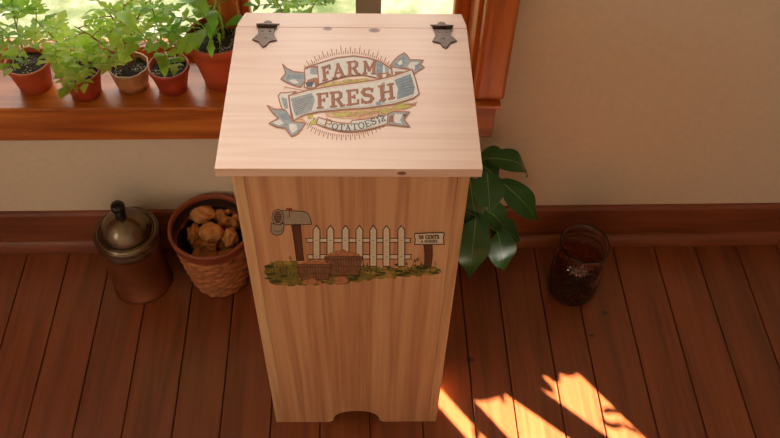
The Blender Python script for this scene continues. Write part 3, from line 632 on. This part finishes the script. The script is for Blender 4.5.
# ------------------------------------------------------------------ jar of beans
jar = thing('glass_jar', (.547, -.158, 0), 'clear open glass jar holding dark beans, on the floor by the baseboard', 'jar')
m = MB(); m.lathe([(.001, 0), (.052, 0), (.060, .005), (.063, .014), (.063, .135), (.060, .146), (.0565, .152), (.0565, .156), (.0585, .158), (.0565, .161), (.0585, .166), (.0565, .170), (.0575, .176), (.060, .179), (.060, .185), (.0575, .187), (.0550, .185), (.0540, .178), (.0535, .150), (.0575, .143), (.0600, .134), (.0600, .016), (.057, .009), (.050, .006), (.001, .006)], 72)
m.build('glass_body', GLASS, jar)
m = MB(); random.seed(9)
def bean(c):
    a = random.uniform(0, 2*PI); b = random.uniform(-.6, .6); ax = V((math.cos(a)*math.cos(b), math.sin(a)*math.cos(b), math.sin(b))); s1 = ax.cross(V((0, 0, 1))).normalized(); s2 = ax.cross(s1)
    R1, R2 = random.uniform(.0052, .0068), random.uniform(.0034, .0042); vs = []; n = 6
    for i in range(5):
        t = (i-2)/2*.92; rr = R2*math.sqrt(1-t*t)
        for j in range(n): q = 2*PI*j/n; vs.append(V(c)+ax*t*R1+(s1*math.cos(q)+s2*math.sin(q))*rr)
    m.add(vs, [(i*n+j, i*n+(j+1) % n, (i+1)*n+(j+1) % n, (i+1)*n+j) for i in range(4) for j in range(n)]+[tuple(range(n))[::-1], tuple(range(4*n, 5*n))], 0, True)
jc = V((.547, -.158, 0))
for k in range(17):
    z = .0135+k*.0066
    for i in range(32): a = 2*PI*(i+.5*(k % 2)+random.uniform(-.2, .2))/32; r_ = random.uniform(.0505, .0525); bean((r_*math.cos(a), r_*math.sin(a), z))
for i in range(210):
    a = i*2.39996; r_ = .051*math.sqrt(i/210); bean((r_*math.cos(a), r_*math.sin(a), .122+random.uniform(-.003, .006)+.006*(1-i/210)))
m.lathe([(.001, .012), (.045, .012), (.046, .02), (.046, .110), (.03, .116), (.001, .118)], 24)
b_ = m.build('dried_beans', BEAN); b_.location = jc; tag(b_, 'dark dried beans filling the glass jar', 'beans', kind='stuff')

# ------------------------------------------------------------------ leaves
def leaf(mb, base, tip, w, nrm, bend=.15, fold=.25, lobes=0, n=8, twist=0, sh=.85, mi=0, pw=.75):
    """a leaf blade from base to tip, `nrm` is roughly the upper side"""
    B, T = V(base), V(tip); d = T-B; L = d.length; d.normalize(); s = d.cross(V(nrm)).normalized(); u = s.cross(d)
    vs = []
    for i in range(n+1):
        t = i/n; ww = w*.5*math.sin(PI*t**sh)**pw if 0 < t < 1 else w*.02
        if lobes: ww *= 1-.30*abs(math.sin(PI*lobes*t))
        c = B+d*L*t+u*bend*L*math.sin(PI*t)
        for k in (-1, -.5, 0, .5, 1):
            vs.append(c+s*ww*k+u*(abs(k)*fold*ww-.15*abs(k)**2*ww)+u*(.03*L*math.sin(9*t+k*2)*abs(k)))
    mb.add(vs, [(i*5+j, i*5+j+1, (i+1)*5+j+1, (i+1)*5+j) for i in range(n) for j in range(4)], mi, True)
def rv(r): return V((random.uniform(-r, r), random.uniform(-r, r), random.uniform(-r, r)))
def pot(name, x, y, zb, rt, rb, h, mat, label, cat='potted plant', crumple=0, group='potted seedlings on the window stool'):
    t = thing(name, (x, y, zb), label, cat, group)
    def fn(r, z, a, i): return r*(1+crumple*(math.sin(7*a+z*60)*.5+math.sin(13*a-z*90)*.35)) if crumple else r
    m = MB(); th = .0035; zr = h*.80
    pr_ = [(.001, 0), (rb, 0), (rb+(rt*.94-rb)*.5, zr*.5), (rt*.94, zr)]+([(rt*.955, zr+.002), (rt, zr+.003), (rt, h-.002), (rt-.001, h)] if not crumple else [(rt*.97, zr+.004), (rt, h)])+[(rt-th, h), (rt-th-.001, h-.008), (rt*.9-th, h*.6)]
    m.lathe(pr_, 56, fn=fn); m.build('pot', mat, t)
    m = MB(); rs = rt-th-.0008; vs = []; K, Rn = 28, 6; zs = h-.012
    vs.append((0, 0, zs+.004))
    for i in range(1, Rn+1):
        for j in range(K): a = 2*PI*j/K; r_ = rs*i/Rn; q = noise.noise(V((x*50+r_*math.cos(a)*90, y*50+r_*math.sin(a)*90, 0)))*.004; vs.append((r_*math.cos(a), r_*math.sin(a), zs+.003*(1-i/Rn)+q))
    fs = [(0, 1+j, 1+(j+1) % K) for j in range(K)]+[(1+i*K+j, 1+(i+1)*K+j, 1+(i+1)*K+(j+1) % K, 1+i*K+(j+1) % K) for i in range(Rn-1) for j in range(K)]
    m.add(vs, fs, 0, True); m.build('soil', SOIL, t)
    return t, zs
def compound(mb, st, p0, d, L, lw, pairs, nrm=(0, 0, 1), droop=.3, lobes=2):
    """a feathery leaf: a stalk with pairs of leaflets and one at its end"""
    d = V(d).normalized(); side = d.cross(V(nrm)).normalized(); pts = []
    for i in range(7): t = i/6; pts.append(V(p0)+d*L*t+V((0, 0, -droop*L*t*t)))
    st.tube(pts, [.0012]*4+[.0009]*3, 5)
    for k in range(pairs):
        t = .35+.5*k/max(1, pairs-1) if pairs > 1 else .6; q = V(p0)+d*L*t+V((0, 0, -droop*L*t*t)); ll = lw*(1.0-.15*k)
        for s in (-1, 1):
            tip = q+(side*s*.8+d*.55).normalized()*ll+V((0, 0, random.uniform(-.35, .15)*ll)); leaf(mb, q, tip, ll*.55, V(nrm)+rv(.35), .08, .2, lobes)
    e = pts[-1]; leaf(mb, e-d*.002, e+d*lw*1.15+V((0, 0, -.25*lw)), lw*.7, V(nrm)+rv(.3), .1, .2, lobes)
def seedling(t, zs, mat, stems, seed, smat=STEM, big=1.22):
    random.seed(seed); lm, sm = MB(), MB(); stems = [(a, b, c, h*1.3, n+2, L*big, w*big, p) for a, b, c, h, n, L, w, p in stems]
    for (x, y, lean, hgt, nl, L, lw, pairs) in stems:
        P = []; ln = V((lean[0], lean[1], 0))
        for i in range(6): k = i/5; P.append(V((x, y, zs-.004))+V((0, 0, hgt*k))+ln*hgt*k*k)
        sm.tube(P, [.0022, .002, .0018, .0016, .0014, .001], 6)
        for q in range(nl):
            k = .25+.75*(q+.5)/nl; i = min(4, int(k*5)); b = P[i]+(P[i+1]-P[i])*(k*5-i); a = q*2.4+seed+random.uniform(-.4, .4)
            d = V((math.cos(a), math.sin(a), random.uniform(.15, .7)))
            if pairs: compound(lm, sm, b, d, L*(1.05-.4*k)*random.uniform(.8, 1.2), lw*random.uniform(.8, 1.15), pairs)
            else:
                e = b+d.normalized()*L*.35; sm.tube([b, e], .001, 5); tip = e+V((d.x, d.y, d.z*.2-.25)).normalized()*L*random.uniform(.8, 1.15); leaf(lm, e, tip, lw*random.uniform(.85, 1.15), V((0, 0, 1))+rv(.4), .15, .3, 1)
    lm.build('foliage', mat, t); sm.build('stem', smat, t)
ZS = .5412
t, zs = pot('potted_seedling', -.467, .012, ZS, .0425, .031, .056, PLASTICT, 'feathery seedling in a crumpled tan wrapped pot, left of the small dark red pot', crumple=.035)
seedling(t, zs, LEAF_A, [(0, 0, (.15, 0), .13, 9, .060, .026, 3), (.012, .01, (-.25, .1), .12, 7, .055, .024, 3), (-.012, -.005, (-.5, -.1), .10, 6, .055, .022, 3), (.0, .012, (.4, .2), .11, 7, .055, .022, 3)], 2, STEMR, big=1.0)
t, zs = pot('potted_seedling', -.382, .004, ZS, .0430, .0295, .062, TERRAD, 'leafy green seedling in the small dark red pot between the two other sill pots')
seedling(t, zs, LEAF_B, [(0, 0, (-.1, .2), .13, 8, .055, .026, 2), (-.012, .006, (-.5, 0), .12, 7, .052, .030, 0), (.014, .004, (.25, .1), .10, 6, .050, .026, 2)], 5)
t, zs = pot('potted_plant', -.276, .028, ZS, .0640, .040, .122, TERRA, 'tall plant in the largest orange terracotta pot against the bin lid')
random.seed(12); lm, sm = MB(), MB()
for (a, hh, ln) in [(0, .16, (0, 0)), (2.2, .14, (-.25, 0)), (4.2, .15, (.25, .1))]:
    P = [V((.014*math.cos(a), .014*math.sin(a), zs-.004))+V((ln[0]*k*k*hh, ln[1]*k*k*hh, hh*k)) for k in [i/5 for i in range(6)]]; sm.tube(P, [.0032, .003, .0026, .0022, .002, .0015], 7)
    for q in range(6):
        k = .2+.8*q/5; b = P[min(5, int(k*5))]; an = a+q*2.3; d = V((math.cos(an), math.sin(an), .5)).normalized()
        e = b+d*.03; sm.tube([b, e], .0012, 5); leaf(lm, e, e+V((d.x, d.y, -.1)).normalized()*.062, .03, V((0, 0, 1))+rv(.3), .18, .3, 2)
for (a, L, w) in [(3.5, .085, .036), (3.9, .075, .03), (4.7, .05, .018), (3.0, .07, .03)]:      # leaves arching out over the left of the rim
    b = V((.01*math.cos(a), .01*math.sin(a), zs+.01)); e = b+V((math.cos(a)*.045, math.sin(a)*.045, .035)); sm.tube([b, (b+e)/2+V((0, 0, .01)), e], .0014, 5)
    leaf(lm, e, e+V((math.cos(a)*.7, math.sin(a)*.7, -.75)).normalized()*L*.75, w, V((math.cos(a), math.sin(a), 1)), .2, .25, 2)
for i in range(9):      # small shoots over the soil
    a = random.uniform(0, 6.28); r_ = random.uniform(.015, .04); b = V((r_*math.cos(a), r_*math.sin(a), zs+.002)); e = b+V((random.uniform(-.02, .02), random.uniform(-.02, .01), .03)); sm.tube([b, e], .0010, 5); leaf(lm, e, e+rv(.5).normalized()*.02+V((0, 0, .004)), .009, (0, 0, 1), .1, .2, 0)
lm.build('foliage', LEAF_C, t); sm.build('stem', STEM, t)
t, zs = pot('potted_seedling', -.562, -.010, ZS, .0425, .031, .062, TERRAD, 'bushy seedling with leaves spilling over the sill edge, just left of the tan wrapped pot')
seedling(t, zs, LEAF_A, [(0, 0, (.2, -.3), .08, 8, .055, .026, 2), (.01, -.01, (.5, -.6), .06, 8, .055, .028, 3), (-.012, .005, (-.3, 0), .11, 7, .055, .024, 3)], 8)
t, zs = pot('potted_seedling', -.672, .012, ZS, .0460, .033, .068, TERRA, 'seedling in an orange pot farthest left on the window stool')
seedling(t, zs, LEAF_B, [(0, 0, (.1, 0), .13, 8, .06, .028, 3), (-.01, 0, (-.3, .1), .12, 6, .06, .026, 2)], 11)
t, zs = pot('potted_seedling', -.118, .040, ZS, .0440, .032, .070, TERRAD, 'seedling hidden behind the bin lid, only its pale leaf tips showing by the glass')
seedling(t, zs, LEAF_C, [(0, 0, (-.25, 0), .125, 7, .05, .024, 2), (.01, 0, (.3, 0), .12, 6, .05, .022, 3)], 14)

# ------------------------------------------------------------------ trailing leafy plant behind the bin
PX, PY = .115, -.104
t = thing('trailing_plant', (PX, PY, 0), 'dark glossy broad-leaved plant drooping behind the right side of the bin', 'potted plant')
m = MB(); m.lathe([(.001, 0), (.050, 0), (.062, .21), (.0655, .212), (.0655, .245), (.062, .246), (.060, .236), (.056, .20)], 48); m.build('pot', TERRAD, t)
m = MB(); m.lathe([(.001, .232), (.03, .233), (.0595, .229)], 32); m.build('soil', SOIL, t)
O = V((PX, PY, 0))
sm = MB()
leaves = [  # base px, depth, tip px, depth, width, bend
    ((484, 158), -.13, (527, 177), -.10, .052, .22, (0, -.3, 1)),
    ((478, 162), -.12, (512, 157), -.08, .050, .18, (0, -.4, 1)),
    ((500, 180), -.09, (537, 221), -.10, .062, .14, (-.2, -.5, 1)),
    ((487, 172), -.19, (490, 214), -.24, .070, .12, (-.1, -.8, .7)),
    ((478, 200), -.14, (508, 232), -.14, .060, .12, (0, -.6, .8)),
    ((488, 222), -.15, (520, 242), -.15, .058, .14, (.1, -.5, .8)),
    ((497, 231), -.18, (504, 271), -.20, .068, .10, (.15, -.8, .6)),
    ((476, 216), -.17, (469, 277), -.21, .078, .10, (-.1, -.8, .6)),
    ((470, 178), -.13, (478, 222), -.16, .070, .10, (-.3, -.7, .6)),
    ((474, 160), -.12, (498, 186), -.10, .058, .15, (0, -.5, 1)),
    ((462, 190), -.13, (452, 236), -.15, .070, .10, (-.3, -.7, .6)),
]
for i, (bp_, by, tp, ty, w, bd, nr) in enumerate(leaves):
    B = aty(*bp_, by)-O; T = aty(*tp, ty)-O
    lf = MB(); leaf(lf, B, T, w, nr, bd, .22, 0, n=14, sh=.68, pw=1.0)
    
    n0 = len(lf.v)//5; cs = [V(lf.v[q*5+2]) for q in range(n0)]; ls = [V(lf.v[q*5+1]) for q in range(n0)]; up = (cs[2]-cs[1]).cross(ls[4]-cs[4]).normalized()
    if up.y > 0: up = -up
    vs_ = []
    for q in range(n0):
        sd_ = (ls[q]-cs[q]).normalized()*.0011*(1.15-q/n0); vs_ += [cs[q]+up*.0007-sd_, cs[q]+up*.0007+sd_]
    lf.add(vs_, [(2*q, 2*q+1, 2*q+3, 2*q+2) for q in range(n0-1)], 1, True)
    lf.build('leaf', [LEAF_P, VEIN], t)
    s0 = V((.012*math.cos(i*2.1), .012*math.sin(i*2.1), .228)); mid = (s0+B)/2+V((0, 0, .05+.03*(B.z > .3))); mid.y = max(mid.y, -.03)
    pts = [s0*(1-k)**2+mid*2*k*(1-k)+B*k*k for k in [j/7 for j in range(8)]]; sm.tube(pts, .0022, 6)
sm.build('stem', plain('vine_stem', lin((96, 116, 50)), .5), t)

# ------------------------------------------------------------------ light
w = bpy.data.worlds.new('world'); scene.world = w; w.use_nodes = True
bg = w.node_tree.nodes['Background']; bg.inputs[0].default_value = (1.0, .985, .93, 1); bg.inputs[1].default_value = 3.5
def area(name, loc, rot, sx, sy, energy, col, portal=False):
    l = bpy.data.lights.new(name, 'AREA'); l.shape = 'RECTANGLE'; l.size = sx; l.size_y = sy; l.energy = energy; l.color = col
    o = bpy.data.objects.new(name, l); COL.objects.link(o); o.location = loc; o.rotation_euler = rot
    if portal: l.cycles.is_portal = True
    return o
area('portal_back', ((WX0+WX1)/2, .17, 1.335), (-PI/2, 0, 0), WX1-WX0, 1.63, 1, (1, 1, 1), True)
area('portal_left', (XL-.11, (LY0+LY1)/2, (LZ0+LZ1)/2), (0, -PI/2, 0), LZ1-LZ0, LY1-LY0, 1, (1, 1, 1), True)
area('portal_front', ((FX0+FX1)/2, YF-.11, (FZ0+FZ1)/2), (PI/2, 0, 0), FX1-FX0, FZ1-FZ0, 1, (1, 1, 1), True)
area('daylight_boost', (-.45, .95, 2.15), (-math.radians(52), 0, 0), 2.0, 1.0, 48, (1, .96, .86))  # added area lamp boosting the sky's light through the back window
sl = bpy.data.lights.new('sun', 'SUN'); sl.energy = 68; sl.angle = math.radians(.22); sl.color = (1, .93, .86)
so = bpy.data.objects.new('sun', sl); COL.objects.link(so)
so.rotation_euler = V((SX*math.cos(EL), SY*math.cos(EL), math.sin(EL))).to_track_quat('Z', 'Y').to_euler()

vs = scene.view_settings; vs.view_transform = 'Standard'; vs.look = 'None'; vs.gamma = 1; vs.use_curve_mapping = False; vs.exposure = 0.0
scene.cycles.max_bounces = 10; scene.cycles.transparent_max_bounces = 12
scene.cycles.caustics_reflective = False; scene.cycles.caustics_refractive = False
